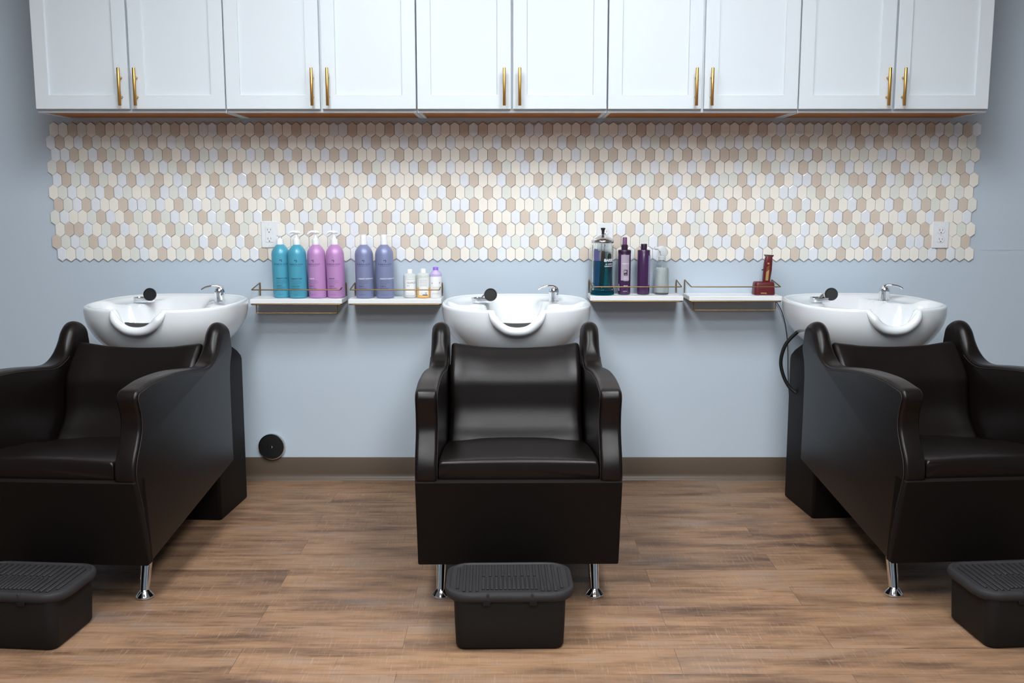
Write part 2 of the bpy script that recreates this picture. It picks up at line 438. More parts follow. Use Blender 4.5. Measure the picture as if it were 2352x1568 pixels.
# ------------------------------------------------------------------ tile backsplash
ROWS = [
 ['CCTGCTCCCWWGCTCGWWTC', 0, 'CCCTWCCTCCCWWTCCCTWC', 19, 'CTWCCTWTCCCTWWTCCCTW', 39, 'WCCWCTCWWTCWCTCCTCTC', 58, 'WCWCWGCWTCGWTCGWTWGWTW', 78],
 ['WTCWTGCWTGCTCWGTCCGC', 0, 'WTCCWTCCWTCCCCWTCCWT', 20, 'TWCCWCCGCWTCCCCCWTGC', 39, 'GWCTCWGTCWCTCWGWCWGT', 59, 'TGCTGCTGWTWTCGWTCWTWCG', 78],
 ['WWTCWTGCWTWGTCWTGWTC', 0, 'GCWGTCWTCCWTWTCCWCTC', 19, 'CCTCCTWCTCCWTWTCCWCT', 39, 'TCTCWCTCWCTCWCTTGTCW', 58, 'CWGWTGCGCGCWWCCTGCTCGC', 78],
 ['GTWGTCWTGCTCWGTCWGCW', 0, 'TCCWCTCWTCCCCWTGCWCW', 20, 'WTWCWCCCWTGCWCCWTCCW', 39, 'TGWCTCWCTCWCTCCWCGTG', 59, 'GWCTGCWTWCWGCTWCCTGCTW', 78],
 ['WTGWTGCWTWGTCWGTCTGC', 0, 'CWTCGWTGCWTWTCCWTCCC', 19, 'CCCTCWTCCWTCCTGCWTGC', 39, 'CWCTGWGTGWCTCWGGTWCW', 58, 'TCWWTGCGTTWTWGTWCGWCTC', 78],
 ['CGWCGWTWGCCTWGWTCWTC', 0, 'CCTWCGWGTCWWCGCTCTCT', 20, 'TWGWTCGCTCGCWWGCGCTW', 39, 'TCCWTCTCTWGWTGCCTCGC', 59, 'WWCGTCGWGCTCGCWGCTCGC', 79],
 ['TGWTWCCTWWGWCTGWCGC', 0, 'WTCCGWCTCWGTCTGWCCWG', 19, 'WCTGWWTCCWTCCGCWTGCW', 39, 'WCWTGWCWCWCTCWWTCCWT', 58, 'CGTWCGTCWTCCWTCWTGCWTG', 78],
 ['GWCCGTWCTGCTGWCGTWGT', 0, 'TCGWTCTCWGTCCWCWGTWCT', 19, 'TGWCGTCWTCCWTWGTCGWT', 39, 'CTCCCTCCTCWGCTCWTCCW', 59, 'TWGTWCWTCWTCCWTCWTCCW', 79],
 ['CTTWCGTWCGWCTGWCCGW', 0, 'TGCCCCWCTCWWCWTCTCGW', 19, 'CTGWCTCGWTCCGCWTCGWC', 39, 'CCCWTWCGWCTGWCTCCWTC', 58, 'CTCWCGTCGTCWTCCCTCCCGC', 78],
 ['TGWGTWCCTWTGWCTGWTCC', 0, 'CWTGCCCCCCCGTWCWCCWT', 19, 'GWCTGWWTCCWGWTCGWTGC', 39, 'CCTCCGWTCWCTGWWTCCWT', 59, 'WGWCTWWGWTCCWTWWTWCCT', 79],
 ['WCWCGCTCGWCTCGCTCWT', 0, 'TWCWTCCWCGCCCGWCCTTWC', 18, 'TCGCTCGWTWCCGWTWGWTC', 39, 'CCGCWTWWCTWCCTCCWTWCC', 58, 'CCTGWGCTCCWTWCCCGWTWGC', 78],
]
def tiles():
    bm = bmesh.new()
    pit, rp, bh, ph, gap = 0.04036, 0.0537, 0.0198, 0.0136, 0.0013
    zt = 1.592 - 0.033
    idx = {'T': 1, 'C': 2, 'G': 3, 'W': 4}
    def hexa(cx, cz, hw, hb, hp):
        return [(cx, cz + hb + hp), (cx - hw, cz + hb), (cx - hw, cz - hb), (cx, cz - hb - hp), (cx + hw, cz - hb), (cx + hw, cz + hb)]
    rnd = random.Random(3)
    for r, segs in enumerate(ROWS):
        row = {}
        for s, c0 in zip(segs[0::2], segs[1::2]):
            for k, ch in enumerate(s): row.setdefault(c0 + k, ch)
        for c in range(100):
            ch = row.get(c, 'C'); cx = -1.983 + c * pit - (0.0190 if r % 2 else 0.0) + rnd.uniform(-1, 1) * 0.0003
            cz = zt - r * rp + rnd.uniform(-1, 1) * 0.0003
            o = hexa(cx, cz, pit / 2 + 0.0002, bh + 0.0004, ph + 0.0006)
            a = [bm.verts.new((x, -0.0028, z)) for x, z in o]; b = [bm.verts.new((x, -0.0006, z)) for x, z in o]
            f = bm.faces.new(a); f.material_index = 0
            for i in range(6):
                f = bm.faces.new((a[i], a[(i + 1) % 6], b[(i + 1) % 6], b[i])); f.material_index = 0
            hw = pit / 2 - gap / 2
            base = hexa(cx, cz, hw, bh, ph - 0.0003)
            ch_in = 0.0008 if ch != 'W' else 0.0042
            k1 = 1 - ch_in / hw
            dep = 0.0062 + rnd.uniform(-1, 1) * 0.0003
            tx, tz = (rnd.uniform(-1, 1) * 0.012, rnd.uniform(-1, 1) * 0.012)
            if ch == 'W': tx *= 2; tz *= 2
            rings = []
            for kk, d in ((1.0, 0.0005), (1.0, dep - (0.0008 if ch != 'W' else 0.002)), (k1, dep)):
                ring = []
                for (x, z) in base:
                    xx = cx + (x - cx) * kk; zz = cz + (z - cz) * (kk if ch != 'W' else 1 - ch_in / (bh + ph))
                    if kk == 1.0: xx, zz = x, z
                    ring.append((xx, -(d + ((xx - cx) * tx + (zz - cz) * tz if d > 0.001 else 0)), zz))
                rings.append(ring)
            vr = [[bm.verts.new(p) for p in q] for q in rings]
            for qa, qb in zip(vr[:-1], vr[1:]):
                for i in range(6):
                    f = bm.faces.new((qa[i], qa[(i + 1) % 6], qb[(i + 1) % 6], qb[i])); f.material_index = idx[ch]
            f = bm.faces.new(vr[-1]); f.material_index = idx[ch]
    o = finish('tile_backsplash', bm, [M['grout'], M['t_tan'], M['t_cream'], M['t_grey'], M['t_white']], smooth=False)
    tag(o, 'long mosaic of elongated hexagon tiles in white, cream and tan on the wall', 'tile backsplash')
tiles()

# ------------------------------------------------------------------ wall cabinets
CABZ, CABH, CABD = 1.607, 0.80, 0.285
def cabinet(W):
    t = thing('wall_cabinet', 'white two-door wall cabinet', 'cabinet')
    h = W / 2 - 0.0012; top = CABZ + CABH
    bm = bmesh.new()
    box(bm, -h, -h + .016, -CABD, -0.001, CABZ, top); box(bm, h - .016, h, -CABD, -0.001, CABZ, top)
    box(bm, -h + .016, h - .016, -CABD, -CABD + .019, CABZ, CABZ + .04)
    box(bm, -.02, .02, -CABD, -CABD + .019, CABZ + .04, top)
    box(bm, -h + .016, h - .016, -CABD, -0.001, top - .016, top)
    finish('carcass', bm, M['white_cab'], t, smooth=False)
    bm = bmesh.new(); box(bm, -h + .016, h - .016, -CABD + .019, -0.001, CABZ + .003, CABZ + .013)
    u = finish('underside_panel', bm, M['cab_wood'], t, smooth=False); u['label'] = 'orange wood underside panel'
    for sd in (-1, 1):
        xa, xb = (0.0045, W / 2 - 0.0028) if sd > 0 else (-W / 2 + 0.0028, -0.0045)
        za, zb = CABZ + .0125, top - .012; yb, yf = -CABD - .0005, -CABD - .0195
        bm = bmesh.new(); st = .0555
        def rect(i, y): return [(xa + i, y, za + i), (xb - i, y, za + i), (xb - i, y, zb - i), (xa + i, y, zb - i)]
        loft(bm, [rect(0, yb), rect(0, yf + .0015), rect(.0015, yf), rect(st - .001, yf), rect(st + .001, yf + .0085)], cap=True)
        d = finish('door', bm, M['white_cab'], t, smooth=False)
        hx = sd * 0.031; hy = yf - .030; hz0 = za + .011
        bm = bmesh.new()
        lathe(bm, [(0.0055, 0), (0.0062, .001), (0.0062, .146), (0.0055, .147)], 20, (hx, hy, hz0))
        for q in (.036, .111):
            lathe(bm, [(0.0045, 0), (0.0045, .030)], 14, (hx, hy, hz0 + q), axis='y')
        hd = finish('handle', bm, M['gold'], d, angle=50); hd['label'] = 'brushed gold bar handle'
    return t
CW = 0.7670
cab0 = cabinet(CW)
names = ['white two-door shaker wall cabinet, leftmost of the row of five',
         'white two-door shaker wall cabinet, second from the left, above the teal and pink bottles',
         'white two-door shaker wall cabinet, the middle one of five, above the centre basin',
         'white two-door shaker wall cabinet, second from the right, above the jar of blue liquid',
         'white two-door shaker wall cabinet, rightmost of the row of five']
for i in range(5):
    o = cab0 if i == 0 else copy_tree(cab0)
    o.location = ((i - 2) * CW, 0, 0); tag(o, names[i], 'cabinet', 'white wall cabinets over the backsplash')

# ------------------------------------------------------------------ outlets
def outlet(x, z, kind, label):
    t = thing('wall_outlet', label, 'power outlet', (x, -0.0065, z), group='wall outlets on the tiles')
    bm = bmesh.new(); ring = lambda hw, hh, r, y: [(a, y, b) for a, b in rrect(hw, hh, r, 4)]
    loft(bm, [ring(.036, .058, .004, 0.006), ring(.036, .058, .004, -.003), ring(.0335, .0555, .003, -.0055)])
    finish('cover_plate', bm, M['outlet'], t, angle=25)
    bm = bmesh.new()
    def slots(cz):
        for sx, hh in ((-.0065, .0042), (.0065, .0035)): box(bm2, sx - .0008, sx + .0008, -.0088, -.0070, cz + .002 - hh, cz + .002 + hh)
        lathe(bm2, [(.0024, -.0088), (.0024, -.0070)], 12, (0, 0, cz - .009), axis='y')
    bm2 = bmesh.new()
    if kind == 'rect':
        loft(bm, [ring(.0172, .0340, .002, -.005), ring(.0172, .0340, .002, -.0068), ring(.0160, .0328, .002, -.0080)])
    else:
        for cz in (.0195, -.0195):
            loft(bm, [[(a, y, b + cz) for a, b in rrect(hw, hh, .012, 6)] for hw, hh, y in ((.0170, .0142, -.005), (.0170, .0142, -.0068), (.0160, .0132, -.0080))])
    for cz in (.0195, -.0195): slots(cz)
    f = finish('socket_face', bm, M['outlet'], t, angle=25)
    split_finish('slot', bm2, M['slot'], f, smooth=False)
    bm = bmesh.new()
    for cz in ((.047, -.047) if kind == 'rect' else (0,)): lathe(bm, [(.003, -.005), (.003, -.0072), (.001, -.0078)], 12, (0, 0, cz), axis='y')
    split_finish('screw', bm, M['outlet'], t)
    return t
outlet(-1.064, 1.108, 'rect', 'white double outlet with square-cornered face, on the tiles above the teal bottles')
outlet(0.408, 1.100, 'round', 'white outlet partly hidden behind the jar of blue liquid')
outlet(1.880, 1.106, 'round', 'white double outlet near the right end of the tiles')

# thin horizontal joint line in the wall right of the tiles
bm = bmesh.new(); box(bm, 2.06, 4.59, -0.0012, 0.0, 1.0395, 1.0412)
struct(finish('trim_1', bm, M['wall'], smooth=False))

# round cover plate low on the wall
t = thing('round_wall_cover', 'round black cover with chrome rim low on the wall beside the left chair', 'wall cover', (-1.085, 0, 0.155))
bm = bmesh.new(); lathe(bm, [(.056, -.001), (.060, -.006), (.0605, -.016), (.059, -.019), (.0555, -.0195), (.055, -.016)], 56, axis='y')
finish('rim', bm, M['chrome_soft'], t)['label'] = 'chrome rim'
bm = bmesh.new(); lathe(bm, [(.0555, -.012), (.0553, -.0185), (.05, -.0192), (.0, -.0196)], 56, axis='y')
finish('face_plate', bm, M['black'], t)
bm = bmesh.new(); lathe(bm, [(.006, -.019), (.006, -.0205), (.0045, -.023), (.001, -.0238)], 18, axis='y')
finish('screw', bm, M['chrome'], t)['label'] = 'small shiny centre screw'

# ------------------------------------------------------------------ shampoo chairs
HW, TH = 0.310, 0.0325
top_pts = [(.006, .310), (-.019, .380), (-.034, .425), (-.035, .455), (-.024, .492), (.002, .535), (.019, .572), (.019, .612), (.009, .643), (.003, .667),
           (.016, .689), (.055, .697), (.15, .706), (.30, .702), (.45, .686), (.56, .672), (.62, .678), (.663, .702), (.695, .745), (.722, .782), (.760, .805), (.800, .801), (.835, .778), (.847, .738), (.838, .690), (.815, .645), (.806, .590)]
ARM = [Vector((.044, .148))] + [Vector((.031, .236))] + catmull(top_pts, 5) + [Vector((.805, .45)), Vector((.805, .272))]
def arm_r(v, w):
    a = .011 + (.0318 - .011) * smooth01(w, .675, .75) * smooth01(v, .50, .64)
    if v > .79 and w < .72: a = .010 + (a - .010) * smooth01(w, .58, .70)
    if w < .40: a = .006 + (.011 - .006) * smooth01(w, .15, .40)
    if v > .7 and w < .35: a = .006
    return a

def basin_parts(t, mirror, rot_deg, neck_pad, shift=0.0):
    """bowl centred at local (0, 1.10); the rest is placed relative to it"""
    cu, cv, ha, hb, ne = 0.0, 1.085, 0.297, 0.290, 2.7
    rimz = lambda v: 0.846 + 0.020 * (v - 0.795)
    n = 168
    # angles packed tighter at the front
    th = []
    for i in range(n):
        s = i / n; a = 2 * math.pi * s - math.pi / 2
        a = a - 0.42 * math.sin(2 * math.pi * s)
        th.append(a)
    def plan(a, k=1.0):
        c, s = math.cos(a), math.sin(a)
        e = ne if s < 0 else 2.9
        r = (abs(c / ha) ** e + abs(s / hb) ** e) ** (-1 / e)
        return cu + r * c * k, cv + r * s * k
    def notch(u, v):
        if v > cv: return 0.0
        q = abs(u) / 0.088
        return 0.0 if q >= 1 else (1 - q ** 2.6) ** 0.75
    def inner(u, v):
        q = abs(u)
        mid = 1 - smooth01(q, .07, .16)
        vs0 = 1.06 + 0.12 * mid; vs1 = vs0 + 0.05 + 0.11 * mid
        s = 1 - smooth01(v, vs0, vs1)
        return .019 + (.150 - .019) * s
    rings = []
    # outer shell from the bottom up
    for k, z in [(p.x, p.y) for p in catmull([(.22, .634), (.46, .642), (.64, .662), (.76, .688), (.845, .714), (.915, .742), (.965, .770), (.992, .797), (1.002, .825)], 3)]:
        ring = []
        for a in th:
            u, v = plan(a, k)
            if v < cv: v = cv + (v - cv) * (1.0 + .35 * (1 - k))
            D = notch(*plan(a, 1.0)) * 0.079
            zz = z
            lim = rimz(v) - D - .012
            ring.append(Vector((u, v, min(zz, lim - .02 * (0.985 - k)))))
        rings.append(ring)
    for k, dz in ((1.0, -.012), (.999, -.004), (.985, .0), (.955, .0), (.94, -.003)):
        ring = []
        for a in th:
            u, v = plan(a, k); D = notch(*plan(a, 1.0)) * 0.079
            ring.append(Vector((u, v, rimz(v) - D + dz)))
        rings.append(ring)
    for k in (.925, .90, .875, .85, .83, .80, .77, .71, .64, .56, .47, .38, .28, .18, .09):
        ring = []
        for a in th:
            u, v = plan(a, k); D = notch(*plan(a, 1.0)) * 0.079
            rz = rimz(v) - D - .003; iz = rimz(v) - inner(u, v)
            s = smooth01(k, .76, .945); z = iz + (rz - iz) * s
            ring.append(Vector((u, v, min(z, rz))))
        rings.append(ring)
    bm = bmesh.new(); loft(bm, rings, cap=True)
    # rolled neck lip around the notch
    pts = []; rad = []
    for i in range(41):
        s = -1 + 2 * i / 40
        u = s * 0.104
        q = abs(s) * .104 / .096
        d = 0.0 if q >= 1 else (1 - q ** 2.6) ** 0.75
    LP = catmull([(-.116, -.013), (-.101, -.012), (-.086, -.033), (-.068, -.055), (-.038, -.074), (0, -.080), (.038, -.074), (.068, -.055), (.086, -.033), (.101, -.012), (.116, -.013)], 6)
    for p in LP:
        e = smooth01(abs(p.x), .080, .116)
        pts.append((p.x, .796 - .009 * (1 - e) + .020 * e, rimz(.795) + p.y)); rad.append(.0172 - .0125 * e)
    tube(bm, pts, rad, 14)
    b = finish('basin', bm, M['porcelain'], t, angle=70); b['label'] = 'glossy white porcelain basin with neck notch'
    if rot_deg or shift:
        piv = Vector((0, 1.085, 0))
        b.matrix_local = Matrix.Translation(piv + Vector((shift, 0, 0))) @ Matrix.Rotation(R(rot_deg), 4, 'Z') @ Matrix.Translation(-piv)
    if neck_pad:
        bm = bmesh.new()
        us = [-.058 + .116 * k / 16 for k in range(17)]
        topz = [(u, .7945 + .003 * (u / .058) ** 2) for u in us]; botz = [(u, .760 + .034 * (abs(u) / .058) ** 2.2) for u in reversed(us)]
        loft(bm, [[(u, vv, z) for u, z in topz + botz[1:-1]] for vv in (.812, .826)])
        o = finish('neck_rest', bm, M['rubber'], b); o['label'] = 'dark grey rubber neck rest'
    # faucet
    sx = .160
    FV = 1.235; fz = rimz(FV) - .0195
    bm = bmesh.new()
    lathe(bm, [(.023, 0), (.023, .004), (.0205, .006), (.0200, .032), (.0215, .038), (.0215, .048), (.018, .056), (.006, .059)], 28, (sx, FV, fz))
    f = finish('faucet', bm, M['chrome'], b); f['label'] = 'chrome mixer tap'
    md = -1 if mirror >= 0 else 1
    bm = bmesh.new()
    path = catmull([(sx - md * .012, FV, fz + .030), (sx - md * .012, FV, fz + .052), (sx, FV, fz + .064), (sx + md * .025, FV - .01, fz + .067), (sx + md * .050, FV - .015, fz + .062), (sx + md * .066, FV - .02, fz + .053)], 5)
    rg = []
    for i, p in enumerate(path):
        q = i / (len(path) - 1); d = (path[min(i + 1, len(path) - 1)] - path[max(i - 1, 0)]).normalized()
        nrm = Vector((-d.z, 0, d.x)).normalized()
        wd = .017 - .006 * q; tk = .0075 - .004 * q
        rg.append([p + Vector((0, a, 0)) + nrm * bb for a, bb in rrect(wd, tk, tk * .9, 3)])
    loft(bm, rg); finish('lever', bm, M['chrome'], f)
    # hose plate and spray head
    hx = -.140; SV = 1.18
    pz = rimz(SV) - .0145
    bm = bmesh.new()
    loft(bm, [[(hx + a, SV + bb, pz + z) for a, bb in rrect(wa, wb, wb * .9, 6)] for wa, wb, z in ((.040, .024, 0), (.043, .027, .004), (.043, .027, .017), (.041, .025, .019), (.037, .021, .019), (.034, .018, .011))])
    tube(bm, catmull([(hx, SV + .005, pz + .012), (hx + .012, SV, pz + .026), (hx + .026, SV - .01, pz + .030)], 4), [.009] * 9, 12)
    finish('hose_plate', bm, M['chrome'], b)['label'] = 'chrome hose holder plate'
    c = Vector((hx + .036, SV - .025, pz + .033))
    yaw = 0.0 if mirror >= 0 else -38
    bm = bmesh.new()
    lathe(bm, [(.010, .040), (.013, .030), (.022, .012), (.0262, .004), (.0268, -.002), (.0255, -.006), (.0235, -.006), (.0228, -.003), (.001, -.0032)], 36, axis='y')
    lathe(bm, [(.003, -.0030), (.0028, -.0042), (.0005, -.0044)], 10, axis='y')
    bmesh.ops.transform(bm, matrix=Matrix.Translation(c) @ Matrix.Rotation(R(yaw + 4), 4, 'Z') @ Matrix.Rotation(R(-8), 4, 'X'), verts=bm.verts)
    finish('spray_head', bm, M['black'], b)['label'] = 'round black spray head'
    return b

def shampoo_chair(label, loc, rz, mirror=1, neck_pad=True, basin_rot=0, hose=False, shift=0.0):
    t = thing('shampoo_chair', label, 'shampoo chair', loc, rz, 'shampoo chairs with basins')
    for sd in (-1, 1):
        bm = bmesh.new(); outline_slab(bm, ARM, sd * (HW - TH), TH, arm_r, 6)
        a = finish('armrest', bm, M['leather'], t, angle=50)
        # stitched seams near both edges of the arm
        for so in (-1, 1):
            bm = bmesh.new(); line = []
            A = ARM[2:-14]; n = len(A)
            for i in range(0, n):
                d = (A[min(i + 1, n - 1)] - A[max(i - 1, 0)]).normalized(); nn = Vector((d.y, -d.x))
                r = arm_r(A[i].x, A[i].y)
                if r > .020: break
                q = A[i] + nn * r * 1.05
                line.append((sd * (HW - TH) + so * (TH + .0002), q.x, q.y))
            tube(bm, line, .0013, 6)
            finish('seam', bm, M['thread'], a)
    # front panel, underframe, seat pan
    bm = bmesh.new()
    fp = [(-.042, .421), (-.022, .427), (.03, .428), (.062, .144), (.026, .143)]
    outline_slab(bm, [Vector(p) for p in reversed(fp)], 0, HW, lambda v, w: .006, 4)
    finish('front_panel', bm, M['leather_dull'], t, angle=50)
    bm = bmesh.new()
    outline_slab(bm, [Vector(p) for p in ((.05, .16), (.795, .285), (.795, .50), (.62, .36), (.03, .415))], 0, HW - 2 * TH + .002, lambda v, w: .004, 2)
    finish('seat_base', bm, M['leather_dull'], t, angle=50)
    # seat cushion
    W = .244; rings = []
    sts = [(-.024, .0245, .30), (-.022, .029, .55), (-.014, .031, .85), (.01, .031, 1.0)] + [(.01 + .56 * k / 14, .031, 1.0) for k in range(1, 15)] + [(.585, .024, .9)]
    for v, hh, k in sts:
        q = max(0, min(1, v / .57)); zt = .481 - .072 * q + .006 * math.sin(math.pi * min(1, q * 1.1))
        ring = []
        for a, bb in rrect(W - (.004 if v < -.01 else 0), hh, .012, 4, 8):
            cr = (1 - (a / W) ** 2) * .008 * (1 if bb > 0 else 0) * k
            dent = .010 * math.exp(-((abs(a) - .20) / .045) ** 2) * math.exp(-((v - .47) / .07) ** 2) * (1 if bb > 0 else 0)
            ring.append(Vector((a, v, zt - .031 + bb + cr - dent)))
        rings.append(ring)
    bm = bmesh.new(); loft(bm, rings); finish('seat_cushion', bm, M['leather'], t, angle=60)
    # backrest
    path = catmull([(.512, .400), (.530, .424), (.572, .464), (.594, .510), (.602, .565), (.612, .622), (.650, .672), (.690, .710), (.716, .733), (.740, .733), (.752, .706)], 4)
    rings = []; n = len(path)
    for i, p in enumerate(path):
        d = (path[min(i + 1, n - 1)] - path[max(i - 1, 0)]).normalized(); nn = Vector((d.y, -d.x))   # towards the back/down
        q = i / (n - 1); hw = .240 - .004 * q
        tk = .034 - .018 * smooth01(q, .62, .85) - (.004 if i in (0, n - 1) else 0)
        ring = []
        for a, bb in rrect(hw, tk, .020, 4, 10):
            e = abs(a) / hw
            front = 1 if bb < 0 else 0
            dish = .016 * (1 - e ** 2) * front * (.5 + .8 * q)
            bol = -.015 * math.exp(-((e - .83) / .075) ** 2) * front * math.exp(-((q - .30) / .2) ** 2) - .014 * math.exp(-((e - .80) / .075) ** 2) * front * math.exp(-((q - .66) / .13) ** 2)
            dip = -.010 * (1 - e ** 2) * smooth01(q, .75, 1)
            off = bb + dish + bol
            c = Vector((0, p.x, p.y)) + Vector((0, nn.x, nn.y)) * (tk + off)
            ring.append(Vector((a, c.y, c.z + dip)))
        rings.append(ring)
    bm = bmesh.new(); loft(bm, rings); finish('backrest', bm, M['leather'], t, angle=60)
    bm = bmesh.new()
    outline_slab(bm, [Vector(p) for p in ((.62, .38), (.795, .40), (.795, .60), (.775, .645), (.71, .645), (.66, .56))], 0, HW - 2 * TH + .002, lambda v, w: .004, 2)
    finish('back_light_block', bm, M['leather_dull'], t, angle=50)  # unseen filler behind the backrest, added to block light
    # legs
    for sd in (-1, 1):
        tp = Vector((sd * .243, .175, .175)); bt = Vector((sd * .246, .125, .018))
        bm = bmesh.new(); tube(bm, [tp, tp.lerp(bt, .5), bt], [.0200, .0180, .0155], 24)
        lg = finish('leg', bm, M['chrome'], t); lg['label'] = 'chrome front leg'
        bm = bmesh.new(); lathe(bm, [(.027, 0), (.0295, .002), (.0295, .006), (.0285, .009), (.017, .022), (.0145, .027)], 32, (sd * .246, .125, 0))
        finish('foot', bm, M['chrome'], lg)
    # pedestal with a slanted top
    bm = bmesh.new()
    rr = lambda k, z, dv=0: [(a * k, 1.055 + b * k + dv, z) for a, b in rrect(.217, .160, .013, 4)]
    loft(bm, [rr(.99, 0), rr(1.0, .006), rr(1.0, .60), rr(.985, .615), rr(.93, .635), rr(.80, .665)])
    pd = finish('pedestal', bm, M['leather_dull'], t, angle=50)
    basin_parts(t, mirror, basin_rot, neck_pad, shift)
    if hose:
        bm = bmesh.new()
        hp = catmull([(-.190, 1.10, .75), (-.222, 1.12, .722), (-.262, 1.14, .668), (-.277, 1.15, .60), (-.266, 1.15, .54), (-.238, 1.14, .485), (-.200, 1.12, .455)], 8)
        tube(bm, hp, .0075, 12); finish('drain_hose', bm, M['black'], t)['label'] = 'black hose looping out beside the pedestal'
    return t

shampoo_chair('dark brown shampoo chair with white basin, standing at the left', (-1.428, -1.470, 0), R(-3.8), shift=-.038)
shampoo_chair('dark brown shampoo chair with white basin, in the centre behind the fully visible stool', (0.020, -1.476, 0), R(0.6), shift=.008)
shampoo_chair('dark brown shampoo chair at the right, hose looping beside its basin', (1.484, -1.445, 0), R(4.6), shift=.032, mirror=-1, neck_pad=False, hose=True)

# ------------------------------------------------------------------ step stools
def stool():
    t = thing('step_stool', 'black plastic step stool', 'step stool')
    bm = bmesh.new()
    rr = lambda hx, hy, r, z: [(a, b, z) for a, b in rrect(hx, hy, r, 6)]
    loft(bm, [rr(.146, .106, .022, .0), rr(.153, .113, .028, .010), rr(.156, .117, .03, .08), rr(.158, .119, .03, .154)])
    finish('stool_body', bm, M['stool'], t, angle=40)
    bm = bmesh.new()
    loft(bm, [rr(.168, .112, .045, .140), rr(.180, .124, .066, .146), rr(.184, .128, .070, .154), rr(.184, .128, .070, .164), rr(.181, .125, .067, .169), rr(.172, .116, .06, .171), rr(.168, .112, .058, .167)])
    # ribs running front to back, with a cross line and a finer middle block
    rb = []
    for k in range(-8, 9):
        x = k * .0185; ly = .100 if abs(x) < .13 else .100 - (abs(x) - .13) * 1.2
        if abs(k) <= 4: rb.append((x, .012, ly))
        else: rb.append((x, -ly, ly))
    for k in range(-6, 7): rb.append((k * .0125, -.088, .000))
    for x, ya, yb in rb: box(bm, x - .0042, x + .0042, ya, yb, .165, .1722, .0012, 1)
    for sd in (-1, 1): box(bm, sd * .062 - .004, sd * .062 + .004, -.1285, -.118, .154, .1715, .001, 1)
    finish('stool_top', bm, M['stool_top'], t, angle=40)['label'] = 'dark grey ribbed top'
    bm = bmesh.new()
    for sd in (-1, 1): box(bm, sd * .065 - .012, sd * .065 + .012, -.125, -.114, .134, .148, .002, 1)
    split_finish('clip', bm, M['stool'], t)
    return t
s0 = stool()
stl = [((-1.425, -1.625, 0), R(-5), 'black ribbed step stool at the left edge, before the left chair'),
       ((-0.008, -1.628, 0), R(1.2), 'black ribbed step stool before the centre chair'),
       ((1.488, -1.615, 0), R(3.5), 'black ribbed step stool at the right edge, before the right chair')]
for i, (l, a, lb) in enumerate(stl):
    o = s0 if i == 0 else copy_tree(s0)
    o.location = l; o.rotation_euler = (0, 0, a); tag(o, lb, 'step stool', 'step stools before the chairs')

# ------------------------------------------------------------------ shelves
SD = 0.165
def shelf(xa, xb, z, towel, label, trail=1.0):
    cx = (xa + xb) / 2; hw = (xb - xa) / 2
    t = thing('wall_shelf', label, 'shelf', (cx, 0, z), group='small white shelves with gold rails')
    bm = bmesh.new(); box(bm, -hw, hw, -SD, -.004, -.0195, 0, .0015, 1)
    finish('shelf_board', bm, M['shelf'], t, smooth=False)
    bm = bmesh.new()
    tube(bm, rounded([(-hw + .004, -.006, -.0225), (-hw + .004, -SD + .004, -.0225), (hw - .004, -SD + .004, -.0225), (hw - .004, -.006, -.0225)], .01), .0028, 8)
    for sd in (-1, 1):
        x = sd * (hw - .006)
        box(bm, x - .0015, x + .0015, -.010, -.0005, -.018, .058)
    finish('frame', bm, M['wire'], t)
    bm = bmesh.new()
    zr = .040; xr = hw - .006
    tube(bm, rounded([(-xr, -.006, .012), (-xr, -.006, .058), (-xr + .002, -SD + .002, zr), (xr - .002, -SD + .002, zr), (xr, -.006, .058), (xr, -.006, .012)], .006, 3), .0026, 8)
    finish('guard_rail', bm, M['wire'], t)
    if towel:
        bm = bmesh.new(); y = -SD + .02
        tube(bm, rounded([(-hw + .022, y, -.022), (-hw + .022, y, -.062), (hw - .022, y, -.062), (hw - .022, y, -.022)], .008, 4), .0026, 8)
        finish('towel_bar', bm, M['wire'], t)
    return t
ZL, ZR = 0.838, 0.851
shelf(-1.120, -0.727, ZL, True, 'white shelf holding the teal and pink pump bottles')
shelf(-0.700, -0.302, ZL, False, 'white shelf holding the slate blue bottles and three small bottles')
shelf(0.334, 0.732, ZR, False, 'white shelf holding the jar of blue liquid and purple bottles')
shelf(0.757, 1.154, ZR, True, 'white shelf holding the maroon trimmer')

